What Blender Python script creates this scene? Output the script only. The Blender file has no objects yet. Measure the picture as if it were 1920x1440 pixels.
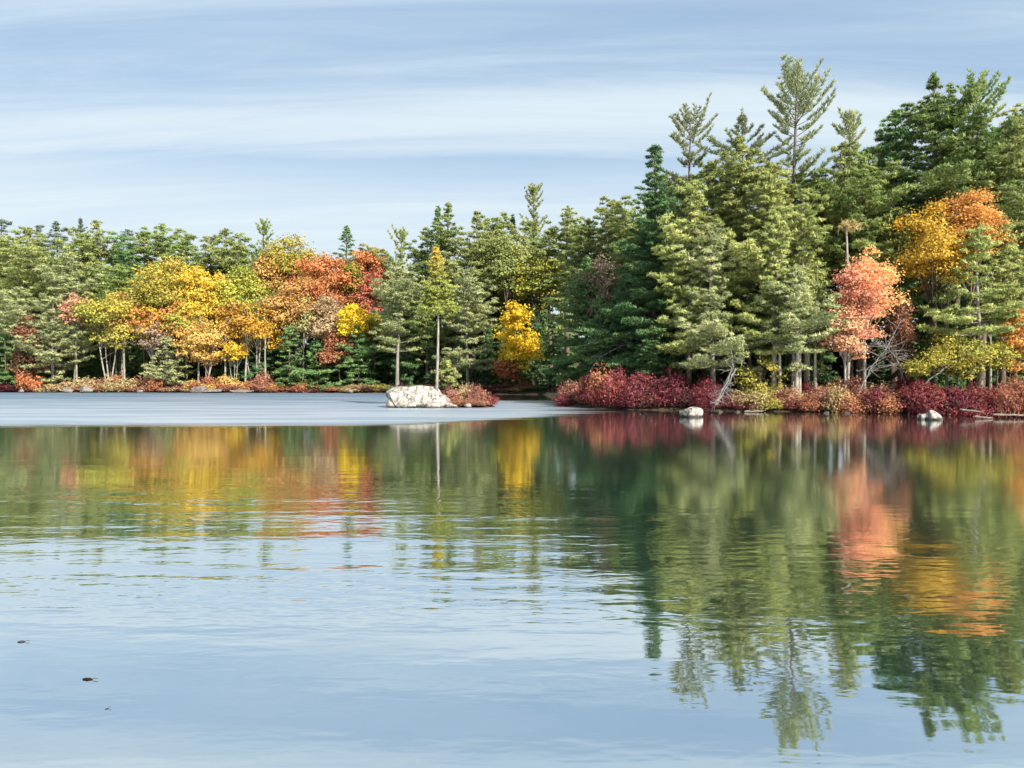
import bpy, math, random
import numpy as np
from mathutils import Vector

S = bpy.context.scene
C = S.collection
random.seed(7)

# ------------------------------------------------------------------ camera
CAM_H, F_PX, HORIZON = 2.6, 1920 * 26 / 36, 702
cam_d = bpy.data.cameras.new('camera')
cam_d.lens, cam_d.sensor_width = 26, 36
cam_d.clip_start, cam_d.clip_end = 0.1, 6000
cam = bpy.data.objects.new('camera', cam_d)
C.objects.link(cam)
cam.location = (0, 0, CAM_H)
cam.rotation_euler = (math.radians(90) - math.atan((720 - HORIZON) / F_PX), 0, 0)
S.camera = cam

# ------------------------------------------------------------------ light
SUN_AZ, SUN_EL = math.radians(142), math.radians(36)      # azimuth clockwise from +Y, seen from above
SKY_STRENGTH = 0.076
sun_d = bpy.data.lights.new('sun', 'SUN')
sun_d.energy, sun_d.angle, sun_d.color = 5.0, math.radians(0.6), (1.0, 0.93, 0.82)
sun = bpy.data.objects.new('sun', sun_d)
C.objects.link(sun)
to_sun = Vector((math.sin(SUN_AZ) * math.cos(SUN_EL), math.cos(SUN_AZ) * math.cos(SUN_EL), math.sin(SUN_EL)))
sun.rotation_euler = to_sun.to_track_quat('Z', 'Y').to_euler()
sun.location = (40, -40, 60)
S.view_settings.view_transform = 'Standard'
S.view_settings.look = 'None'
S.view_settings.gamma = 1.0
S.view_settings.use_curve_mapping = False
S.view_settings.exposure = 1.3


class NT:
    """small helper round a node tree"""
    def __init__(self, tree):
        self.t = tree
        tree.nodes.clear()

    def n(self, kind, ins=None, **props):
        nd = self.t.nodes.new(kind)
        for k, v in props.items():
            setattr(nd, k, v)
        for k, v in (ins or {}).items():
            self.put(nd.inputs[k], v)
        return nd

    def put(self, sock, v):
        if isinstance(v, bpy.types.NodeSocket):
            self.t.links.new(v, sock)
        else:
            sock.default_value = v

    def math(self, op, a, b=0.0, c=0.0, clamp=False):
        nd = self.n('ShaderNodeMath', operation=op, use_clamp=clamp)
        for i, v in enumerate((a, b, c)):
            self.put(nd.inputs[i], v)
        return nd.outputs[0]

    def rng(self, v, a, b, c=0.0, d=1.0, smooth=True):
        nd = self.n('ShaderNodeMapRange', interpolation_type='SMOOTHSTEP' if smooth else 'LINEAR')
        for k, x in zip(('Value', 'From Min', 'From Max', 'To Min', 'To Max'), (v, a, b, c, d)):
            self.put(nd.inputs[k], x)
        return nd.outputs['Result']

    def mix(self, f, a, b, blend='MIX'):
        nd = self.n('ShaderNodeMix', data_type='RGBA', blend_type=blend)
        self.put(nd.inputs[0], f)
        self.put(nd.inputs[6], a)
        self.put(nd.inputs[7], b)
        return nd.outputs[2]

    def noise(self, vec, scale, detail=3.0, rough=0.5, dist=0.0, **k):
        nd = self.n('ShaderNodeTexNoise', {'Scale': scale, 'Detail': detail, 'Roughness': rough, 'Distortion': dist}, **k)
        self.put(nd.inputs['Vector'], vec)
        return nd.outputs[0]


def rgba(c):
    return (c[0], c[1], c[2], 1.0)


# world: clear-sky model with thin streaked cloud on a high flat layer
W = bpy.data.worlds.new('World')
S.world = W
W.use_nodes = True
w = NT(W.node_tree)
sky = w.n('ShaderNodeTexSky', sky_type='NISHITA', sun_disc=False, sun_elevation=SUN_EL, sun_rotation=SUN_AZ,
          altitude=100, air_density=1.0, dust_density=1.2, ozone_density=1.5)
gen = w.n('ShaderNodeTexCoord').outputs['Generated']
xyz = w.n('ShaderNodeSeparateXYZ', {0: gen})
zc = w.math('MAXIMUM', xyz.outputs[2], 0.0)
den = w.math('ADD', zc, 0.10)
u = w.math('DIVIDE', xyz.outputs[0], den)
v = w.math('DIVIDE', xyz.outputs[1], den)
lay = w.n('ShaderNodeCombineXYZ', {0: w.math('MULTIPLY_ADD', v, 0.03, w.math('MULTIPLY', u, 0.12)),
                                   1: w.math('MULTIPLY_ADD', u, 0.025, v), 2: 0.37}).outputs[0]
warp = w.noise(lay, 0.7, 2.0, 0.5, 0.2)
wave = w.math('COSINE', w.math('MULTIPLY_ADD', w.math('MULTIPLY_ADD', warp, 0.8, v), 8.4, -3.0))
band = w.noise(lay, 2.1, 2.0, 0.5, 0.2)
wisp = w.noise(lay, 5.0, 9.0, 0.66, 0.5)
cl = w.math('MULTIPLY_ADD', wave, 0.10, w.math('MULTIPLY_ADD', wisp, 0.56, w.math('MULTIPLY', band, 0.58)))
cm = w.rng(cl, 0.36, 0.80, 0.08, 1.0)
low = w.rng(zc, 0.32, 0.19)
cm = w.math('MAXIMUM', w.math('MULTIPLY', cm, 0.9), w.math('MULTIPLY', low, w.rng(wisp, .3, .7, .74, 1.0)))
cloud_col = rgba((4.25, 4.85, 5.2))
blue = w.mix(0.75, sky.outputs[0], w.mix(w.rng(zc, .42, .85), rgba((2.05, 3.0, 4.15)), rgba((0.95, 1.95, 3.8))))
col = w.mix(cm, blue, cloud_col)
bg = w.n('ShaderNodeBackground', {'Color': col, 'Strength': SKY_STRENGTH})
out = w.n('ShaderNodeOutputWorld', {'Surface': bg.outputs[0]})


# ------------------------------------------------------------------ helpers
def at(px, py, Y):
    """photo pixel (1920 x 1440) at a distance Y -> world X, Z"""
    return (px - 960) / F_PX * Y, CAM_H + (HORIZON - py) / F_PX * Y


class MB:
    """collects triangles, builds ONE mesh object"""
    def __init__(self):
        self.V, self.F, self.T, self.k = [], [], [], 0

    def add(self, v, f, t=0.5):
        v = np.asarray(v, np.float32).reshape(-1, 3)
        if not len(v):
            return
        self.V.append(v)
        self.F.append(np.asarray(f, np.int32).reshape(-1, 3) + self.k)
        self.T.append(np.broadcast_to(np.asarray(t, np.float32), (len(v),)))
        self.k += len(v)

    def mesh(self, name, mat, smooth=False):
        V, F, T = np.concatenate(self.V), np.concatenate(self.F), np.concatenate(self.T)
        me = bpy.data.meshes.new(name)
        me.vertices.add(len(V))
        me.vertices.foreach_set('co', V.ravel())
        me.loops.add(F.size)
        me.loops.foreach_set('vertex_index', F.ravel())
        me.polygons.add(len(F))
        me.polygons.foreach_set('loop_start', np.arange(0, F.size, 3, dtype=np.int32))
        if smooth:
            me.polygons.foreach_set('use_smooth', np.ones(len(F), bool))
        a = me.attributes.new('tint', 'FLOAT', 'POINT')
        a.data.foreach_set('value', np.ascontiguousarray(T, np.float32))
        me.update(calc_edges=True)
        me.materials.append(mat)
        return me

    def build(self, name, mat, parent=None, smooth=False):
        o = bpy.data.objects.new(name, self.mesh(name, mat, smooth))
        C.objects.link(o)
        o.parent = parent
        return o


def tag(o, label=None, cat=None, group=None, kind=None):
    for k, x in (('label', label), ('category', cat), ('group', group), ('kind', kind)):
        if x:
            o[k] = x
    return o


def empty(name, loc, rz=0.0):
    o = bpy.data.objects.new(name, None)
    C.objects.link(o)
    o.location, o.rotation_euler = loc, (0, 0, rz)
    o.empty_display_size = 0.5
    return o


def copy_tree(o, parent=None):
    c = o.copy()
    C.objects.link(c)
    if parent:
        c.parent = parent
    for ch in list(o.children):
        copy_tree(ch, c)
    return c


def unit(a):
    return a / np.maximum(np.linalg.norm(a, axis=-1, keepdims=True), 1e-9)


def tube(mb, P, R, sides=6, t=0.5):
    P, R = np.asarray(P, float), np.asarray(R, float)
    n = len(P)
    tg = unit(np.gradient(P, axis=0))
    ref = np.where(np.abs(tg[:, 2:3]) > 0.85, np.array([[1.0, 0.13, 0]]), np.array([[0, 0, 1.0]]))
    a = unit(np.cross(tg, ref))
    if np.abs(tg[:, 2]).max() > 0.85 > np.abs(tg[:, 2]).min():
        a = unit(np.cross(tg, np.array([[0.61, -0.77, 0.19]])))
    b = np.cross(tg, a)
    ang = np.arange(sides) * 2 * math.pi / sides
    V = P[:, None] + R[:, None, None] * (a[:, None] * np.cos(ang)[None, :, None] + b[:, None] * np.sin(ang)[None, :, None])
    i, j = np.meshgrid(np.arange(n - 1), np.arange(sides), indexing='ij')
    j2 = (j + 1) % sides
    q = np.stack([i * sides + j, i * sides + j2, (i + 1) * sides + j2, (i + 1) * sides + j], -1).reshape(-1, 4)
    mb.add(V.reshape(-1, 3), np.concatenate([q[:, [0, 1, 2]], q[:, [0, 2, 3]]]), t)


def tufts(mb, rg, P, D, L, wd, blades, spread, tint):
    """needle sprays: a few thin pointed blades fanning out of each point P along D"""
    n = len(P)
    if not n:
        return
    P = np.repeat(P, blades, 0)
    D = np.repeat(unit(D), blades, 0)
    m = n * blades
    pr = unit(np.cross(D, rg.normal(size=(m, 3))))
    th = rg.uniform(0.1, spread, (m, 1))
    d = D * np.cos(th) + pr * np.sin(th)
    ln = L * rg.uniform(0.65, 1.25, (m, 1))
    sd = unit(np.cross(d, rg.normal(size=(m, 3)))) * wd * 0.5
    b = P + d * ln * 0.12
    V = np.stack([b - sd, b + sd, P + d * ln], 1).reshape(-1, 3)
    mb.add(V, np.arange(m * 3).reshape(-1, 3), np.repeat(np.repeat(tint, blades), 3))


def puffs(mb, rg, Cn, r, nbl, L, wd, flat, tint):
    """needle plumes: short blades laid over flattened domes of radius r round the points Cn"""
    n = len(Cn)
    m = n * nbl
    c, rr = np.repeat(Cn, nbl, 0), np.repeat(r, nbl)[:, None]
    dv = unit(rg.normal(size=(m, 3)))
    dv[:, 2] = np.where(dv[:, 2] < -.25, -dv[:, 2] * .6, dv[:, 2])
    P = c + dv * rr * rg.uniform(.35, 1.3, (m, 1)) * np.array([1, 1, flat])
    N = unit(dv * np.array([1, 1, 1.3]) + np.array([0, 0, .40]) + rg.normal(size=(m, 3)) * .5)
    d = rg.normal(size=(m, 3)) + dv * .8 + np.array([0, 0, .3])
    d = unit(d - N * (d * N).sum(1, keepdims=True) * .85)
    sd = unit(np.cross(d, N)) * wd * .5 * rg.uniform(.7, 1.2, (m, 1))
    ln = L * rg.uniform(.6, 1.25, (m, 1))
    V = np.stack([P - d * ln * .3 - sd, P - d * ln * .3 + sd, P + d * ln * .7], 1).reshape(-1, 3)
    tv = np.clip(np.repeat(tint, nbl) + rg.normal(size=m) * .12, 0, 1)
    mb.add(V, np.arange(m * 3).reshape(-1, 3), np.repeat(tv, 3))


def leaves(mb, rg, P, N, size, tint):
    """small folded leaf sprays (two triangles each) at P facing roughly N"""
    m = len(P)
    N = unit(N)
    a = unit(np.cross(N, rg.normal(size=(m, 3))))
    b = np.cross(N, a)
    s = size * rg.uniform(0.6, 1.3, (m, 1))
    f = N * s * 0.25
    V = np.stack([P - a * s * 0.62, P - b * s * 0.42 + f, P + a * s * 0.62, P + b * s * 0.42 + f], 1).reshape(-1, 3)
    k = np.arange(m)[:, None] * 4
    F = np.concatenate([k + [0, 1, 2], k + [0, 2, 3]], 0)
    mb.add(V, F, np.repeat(tint, 4))


# ------------------------------------------------------------------ materials
def leaf_mat(name, A, B, tr=0.36, spec=0.25):
    m = bpy.data.materials.new(name)
    m.use_nodes = True
    t = NT(m.node_tree)
    at_ = t.n('ShaderNodeAttribute', attribute_name='tint').outputs['Fac']
    col = t.mix(at_, rgba(A), rgba(B))
    rnd = t.n('ShaderNodeObjectInfo').outputs['Random']
    hsv = t.n('ShaderNodeHueSaturation', {'Color': col, 'Hue': t.rng(rnd, 0, 1, 0.492, 0.508, False),
                                          'Saturation': 1.0, 'Value': t.rng(rnd, 0, 1, 0.88, 1.12, False)}).outputs[0]
    d = t.n('ShaderNodeBsdfPrincipled', {'Base Color': hsv, 'Roughness': 0.55, 'Specular IOR Level': spec})
    tl = t.n('ShaderNodeBsdfTranslucent', {'Color': hsv})
    mx = t.n('ShaderNodeMixShader', {0: tr, 1: d.outputs[0], 2: tl.outputs[0]})
    t.n('ShaderNodeOutputMaterial', {'Surface': mx.outputs[0]})
    return m


def rough_mat(name, A, B, scale, stretch=(1, 1, 1), rough=0.9, bump=0.0, crack=None, wet=False):
    m = bpy.data.materials.new(name)
    m.use_nodes = True
    t = NT(m.node_tree)
    co = t.n('ShaderNodeTexCoord').outputs['Object']
    mp = t.n('ShaderNodeMapping', {'Vector': co, 'Scale': stretch}).outputs[0]
    f = t.noise(mp, scale, 6.0, 0.62)
    col = t.mix(t.rng(f, 0.32, 0.68), rgba(A), rgba(B))
    h = f
    if crack:
        vo = t.n('ShaderNodeTexVoronoi', {'Vector': t.n('ShaderNodeVectorMath', {0: mp, 1: t.n('ShaderNodeTexNoise', {'Vector': mp, 'Scale': 1.6}).outputs[1]}, operation='ADD').outputs[0], 'Scale': crack}, feature='DISTANCE_TO_EDGE').outputs[0]
        e = t.rng(vo, 0.0, 0.035)
        col = t.mix(e, rgba(tuple(x * 0.3 for x in A)), col)
        h = t.math('MULTIPLY_ADD', e, 0.8, f)
    if wet:     # damp, algae-darkened band just above the lake level
        zz = t.n('ShaderNodeSeparateXYZ', {0: t.n('ShaderNodeNewGeometry').outputs['Position']}).outputs[2]
        dry = t.rng(t.math('MULTIPLY_ADD', f, .25, zz), .18, .36)
        col = t.mix(dry, rgba((.045, .042, .035)), col)
    p = t.n('ShaderNodeBsdfPrincipled', {'Base Color': col, 'Roughness': rough, 'Specular IOR Level': 0.25})
    if bump:
        p.inputs['Normal'].default_value
        b = t.n('ShaderNodeBump', {'Height': h, 'Strength': 0.7, 'Distance': bump})
        t.put(p.inputs['Normal'], b.outputs[0])
    t.n('ShaderNodeOutputMaterial', {'Surface': p.outputs[0]})
    return m


M = {}
for k, A, B in (
    ('olive', (0.165, 0.21, 0.06), (0.39, 0.425, 0.15)),
    ('green', (0.12, 0.18, 0.05), (0.31, 0.36, 0.11)),
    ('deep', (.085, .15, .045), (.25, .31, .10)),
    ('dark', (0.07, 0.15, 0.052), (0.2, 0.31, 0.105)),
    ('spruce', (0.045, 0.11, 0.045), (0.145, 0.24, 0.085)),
    ('grey', (0.19, 0.235, 0.1), (0.44, 0.46, 0.22)),
    ('bright', (0.21, 0.265, 0.075), (0.46, 0.48, 0.17)),
    ('blue', (0.11, 0.165, 0.125), (0.22, 0.27, 0.19)),  # distance haze put into the foliage colour of the farthest pines
    ('bald', (0.17, 0.205, 0.105), (0.34, 0.37, 0.21)),
    ('yellow', (0.66, 0.47, 0.02), (0.84, 0.66, 0.06)),
    ('yolive', (0.19, 0.23, 0.05), (0.54, 0.43, 0.07)),
    ('ygreen', (0.2, 0.26, 0.05), (0.56, 0.46, 0.08)),
    ('gold', (0.42, 0.3, 0.04), (0.74, 0.47, 0.06)),
    ('orange', (0.48, 0.21, 0.06), (0.72, 0.4, 0.1)),
    ('apricot', (0.36, 0.19, 0.05), (0.7, 0.48, 0.16)),
    ('redorange', (0.36, 0.11, 0.045), (0.66, 0.29, 0.11)),
    ('crimson', (0.3, 0.07, 0.05), (0.5, 0.19, 0.12)),
    ('salmon', (0.5, 0.23, 0.15), (0.7, 0.44, 0.25)),
    ('rust', (0.25, 0.09, 0.05), (0.46, 0.2, 0.1)),
    ('redbrown', (.16, .07, .04), (.30, .14, .08)),
    ('tan', (0.3, 0.21, 0.1), (0.55, 0.42, 0.23)),
    ('mauve', (.22, .15, .10), (.36, .27, .19)),
    ('burgundy', (0.075, 0.012, 0.02), (0.24, 0.045, 0.055)),
    ('claret', (0.11, 0.016, 0.024), (0.31, 0.07, 0.07)),
    ('coral', (0.22, 0.085, 0.06), (0.44, 0.22, 0.145)),
    ('plum', (0.045, 0.016, 0.02), (0.13, 0.045, 0.045)),
    ('straw', (.34, .27, .10), (.52, .44, .20)),
    ('larch', (0.28, 0.33, 0.08), (0.55, 0.42, 0.07)),
    ('rustyellow', (0.34, 0.15, 0.05), (0.68, 0.45, 0.05)),
    ('goldred', (.60, .36, .02), (.52, .13, .05)),
    ('salmonorange', (0.62, 0.22, 0.2), (0.76, 0.43, 0.17)),
):
    M[k] = leaf_mat('foliage_' + k, A, B)
M['bark'] = rough_mat('bark_brown', (.05, .038, .03), (.14, .11, .085), 9, (1, 1, .2), bump=.02)
M['bark_grey'] = rough_mat('bark_grey', (.10, .09, .078), (.24, .22, .19), 7, (1, 1, .25), bump=.02)
M['bark_pale'] = rough_mat('bark_pale', (.14, .125, .105), (.31, .285, .245), 7, (1, 1, .3), bump=.015)
M['bark_dead'] = rough_mat('bark_dead', (.075, .07, .066), (.20, .19, .18), 8, (1, 1, .3), bump=.015)
M['rock'] = rough_mat('rock_pale', (.16, .145, .125), (.37, .35, .315), 2.6, bump=.07, crack=1.3, wet=True)
M['rock_grey'] = rough_mat('rock_grey', (.08, .072, .062), (.19, .175, .155), 4, bump=.04, wet=True)
M['rock_dark'] = rough_mat('rock_dark', (.09, .08, .07), (.22, .20, .18), 4, bump=.04, wet=True)
M['soil'] = rough_mat('soil_litter', (.02, .015, .011), (.075, .045, .023), 0.9, bump=.05)
M['sand'] = rough_mat('sand', (.20, .125, .065), (.31, .21, .12), 1.5, bump=.02)
M['wood'] = rough_mat('driftwood', (.07, .056, .045), (.19, .16, .13), 6, (1, .2, 1), bump=.01)

# ------------------------------------------------------------------ terrain and water
SHORE = np.array([(-1500, 112), (-300, 108), (-72, 107), (-46, 105), (-30, 104), (-17, 101.5), (-9, 99), (-2, 96), (3, 95), (6.2, 93),
                  (7.6, 84), (6.2, 73), (4.6, 65), (4.3, 60.5), (6, 56.5), (9, 54.2), (13, 53), (20, 51.3), (27, 48.5), (32, 46), (42, 43), (80, 38), (300, 25), (1500, 0)], float)


def shore_dist(x, y):
    """signed distance to the shoreline, positive inland"""
    x, y = np.asarray(x, float), np.asarray(y, float)
    d = np.full(x.shape, 1e9)
    for a, b in zip(SHORE[:-1], SHORE[1:]):
        e = b - a
        k = np.clip(((x - a[0]) * e[0] + (y - a[1]) * e[1]) / (e @ e), 0, 1)
        d = np.minimum(d, np.hypot(x - a[0] - k * e[0], y - a[1] - k * e[1]))
    inside = np.zeros(x.shape, bool)
    poly = np.concatenate([SHORE, [[1500, 4000], [-1500, 4000]]])
    px, py = poly[:, 0], poly[:, 1]
    for i in range(len(poly)):
        j = i - 1
        c = ((py[i] > y) != (py[j] > y)) & (x < (px[j] - px[i]) * (y - py[i]) / (py[j] - py[i] + 1e-12) + px[i])
        inside ^= c
    return np.where(inside, d, -d)


def land_z(x, y):
    d = shore_dist(x, y)
    z = np.interp(d, [-40, -6, -1.5, 0, 0.5, 1.6, 8, 22, 60, 200, 1500], [-4, -1.6, -.5, -.06, .22, .45, .9, 1.8, 7.5, 12, 16])
    n = np.sin(x * .9 + 1.3 * np.sin(y * .7)) * np.sin(y * 1.1 + .5) * .12
    return z + np.where(d > .6, n, 0)


def build_ground():
    xs = np.concatenate([np.linspace(-1500, -130, 18), np.arange(-125, 85, 1.0), np.linspace(90, 1500, 18)])
    ys = np.concatenate([np.linspace(-1400, 0, 8), np.arange(10, 40, 5.0), np.arange(40, 160, 1.0), np.linspace(165, 300, 12), np.linspace(350, 3000, 8)])
    X, Y = np.meshgrid(xs, ys)
    V = np.stack([X, Y, land_z(X, Y)], -1).reshape(-1, 3)
    nx, ny = len(xs), len(ys)
    i, j = np.meshgrid(np.arange(ny - 1), np.arange(nx - 1), indexing='ij')
    a = (i * nx + j).ravel()
    F = np.concatenate([np.stack([a, a + 1, a + nx + 1], 1), np.stack([a, a + nx + 1, a + nx], 1)])
    mb = MB()
    mb.add(V, F)
    tag(mb.build('ground', M['soil'], smooth=True), kind='structure')


build_ground()


def water_mat():
    m = bpy.data.materials.new('lake_water')
    m.use_nodes = True
    t = NT(m.node_tree)
    pos = t.n('ShaderNodeNewGeometry').outputs['Position']
    s = t.n('ShaderNodeSeparateXYZ', {0: pos})
    x, y = s.outputs[0], s.outputs[1]
    flat = t.n('ShaderNodeMapping', {'Vector': pos, 'Scale': (.36, 1, 1), 'Rotation': (0, 0, math.radians(4))}).outputs[0]
    wide = t.n('ShaderNodeMapping', {'Vector': pos, 'Scale': (.10, 1, 1)}).outputs[0]
    edge_n = t.math('MULTIPLY_ADD', t.noise(wide, 0.5, 4, .6), 7.0, -3.5)
    # wind-ruffled far water, open on the west side and fading out before the headland
    yb = t.rng(x, -9, 9, 38.0, 49.5)
    fray0 = t.noise(t.n('ShaderNodeMapping', {'Vector': pos, 'Scale': (.09, .9, 1)}).outputs[0], 1.1, 4.0, .6)
    ruf = t.rng(t.math('SUBTRACT', t.math('MULTIPLY_ADD', fray0, 7.0, y), yb), 1.6, 5.4)
    fray = t.noise(t.n('ShaderNodeMapping', {'Vector': pos, 'Scale': (.05, .55, 1)}).outputs[0], 1.3, 3.0, .55)
    ruf = t.math('MULTIPLY', ruf, t.rng(t.math('MULTIPLY_ADD', fray, 16.0, x), 15.5, 9.0))
    cove = t.math('MULTIPLY', t.rng(y, 71, 76), t.rng(x, -5.0, -2.5))
    ruf = t.math('MULTIPLY', ruf, t.math('SUBTRACT', 1.0, cove))
    # rippled near water: reaches farther out on the west side
    yr = t.rng(x, -2.5, 5.5, 19.5, 10.5)
    yy = t.math('ADD', y, edge_n)
    rip = t.rng(t.math('SUBTRACT', yy, yr), 7.5, -5.0)
    near = t.math('MULTIPLY', t.rng(y, 5.5, 9.0, .22, 1.0), t.rng(y, 11.0, 17.0, 1.0, .55))
    patch = t.rng(t.noise(wide, 0.8, 2), .35, .65, .35, 1.0)
    amp = t.math('MULTIPLY', t.math('MULTIPLY', t.math('MULTIPLY', rip, near), patch), .95)
    n1 = t.noise(flat, 3.0, 2.0, .5, .4)
    n2 = t.noise(flat, 6.5, 2.0, .5, .2)
    n3 = t.noise(t.n('ShaderNodeMapping', {'Vector': pos, 'Scale': (.55, 1, 1)}).outputs[0], 4.2, 2.0)
    h = t.math('MULTIPLY_ADD', n2, .45, n1)
    speck = t.math('MULTIPLY', t.rng(yy, 11.5, 14.5), t.rng(t.noise(wide, .45, 2), .40, .56))
    h = t.math('MULTIPLY', t.math('MULTIPLY_ADD', t.math('MULTIPLY', n3, speck), 1.5, h), amp)
    h = t.math('MULTIPLY_ADD', t.math('MULTIPLY', t.noise(flat, 2.0, 3), ruf), 5.0, h)
    h = t.math('MULTIPLY_ADD', t.noise(flat, 1.4, 1.0), .12, h)
    bmp = t.n('ShaderNodeBump', {'Height': h, 'Strength': 1.0, 'Distance': .012})
    rough = t.math('MULTIPLY_ADD', ruf, .36, t.math('MULTIPLY_ADD', rip, -.06, .09))
    geo_n = bmp.outputs[0]
    fr = t.n('ShaderNodeFresnel', {'IOR': 1.9, 'Normal': geo_n}).outputs[0]
    streak = t.noise(t.n('ShaderNodeMapping', {'Vector': pos, 'Scale': (.07, .45, 1)}).outputs[0], 1.0, 4.0, .6)
    fac = t.rng(fr, .05, .75, .80, .97, False)
    fac = t.math('MULTIPLY', fac, t.math('SUBTRACT', 1.0, t.math('MULTIPLY', ruf, t.math('MULTIPLY_ADD', t.rng(y, 40, 95), .36, t.rng(streak, .36, .64, .40, .17)))))
    gl = t.n('ShaderNodeBsdfGlossy', {'Color': (.93, .95, .96, 1), 'Roughness': rough, 'Normal': geo_n})
    df = t.n('ShaderNodeBsdfDiffuse', {'Color': t.mix(ruf, (.032, .068, .05, 1), (.022, .075, .14, 1))})
    mx = t.n('ShaderNodeMixShader', {0: fac, 1: df.outputs[0], 2: gl.outputs[0]})
    t.n('ShaderNodeOutputMaterial', {'Surface': mx.outputs[0]})
    return m


mb = MB()
mb.add([(-1500, -1400, 0), (1500, -1400, 0), (1500, 400, 0), (-1500, 400, 0)], [(0, 1, 2), (0, 2, 3)])
tag(mb.build('water', water_mat()), kind='structure')

# ------------------------------------------------------------------ tree generators (built at true size, base at the origin)
STYLE = {
    # sp whorl spacing, nb branches, el/eh branch angle low/high (deg), up tip curl, pw profile power, tl twig length, dens, L needle spray, wd width, bl blades, irr irregularity
    'pine':    dict(sp=1.0, nb=6, el=-4, eh=50, up=.22, pw=.54, tl=.40, dens=1.0, L=.40, wd=.10, bl=46, irr=.50, gap=.12, tr=.013, fl=.48),
    'sparse':  dict(sp=.98, nb=5, el=-6, eh=52, up=.40, pw=.60, tl=.17, dens=1.15, L=.36, wd=.085, bl=6, irr=.75, gap=.22, tr=.011, fl=0),
    'spruce':  dict(sp=.62, nb=6, el=-20, eh=34, up=.16, pw=.95, tl=.34, dens=1.0, L=.34, wd=.10, bl=46, irr=.25, gap=.08, tr=.012, fl=.42),
    'hemlock': dict(sp=.70, nb=6, el=-14, eh=40, up=-.04, pw=.70, tl=.40, dens=1.0, L=.34, wd=.105, bl=46, irr=.40, gap=.10, tr=.012, fl=.42),
    'young':   dict(sp=.50, nb=6, el=0, eh=55, up=.25, pw=.8, tl=.36, dens=1.0, L=.30, wd=.11, bl=34, irr=.25, gap=.05, tr=.014, fl=.6),
}


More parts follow.
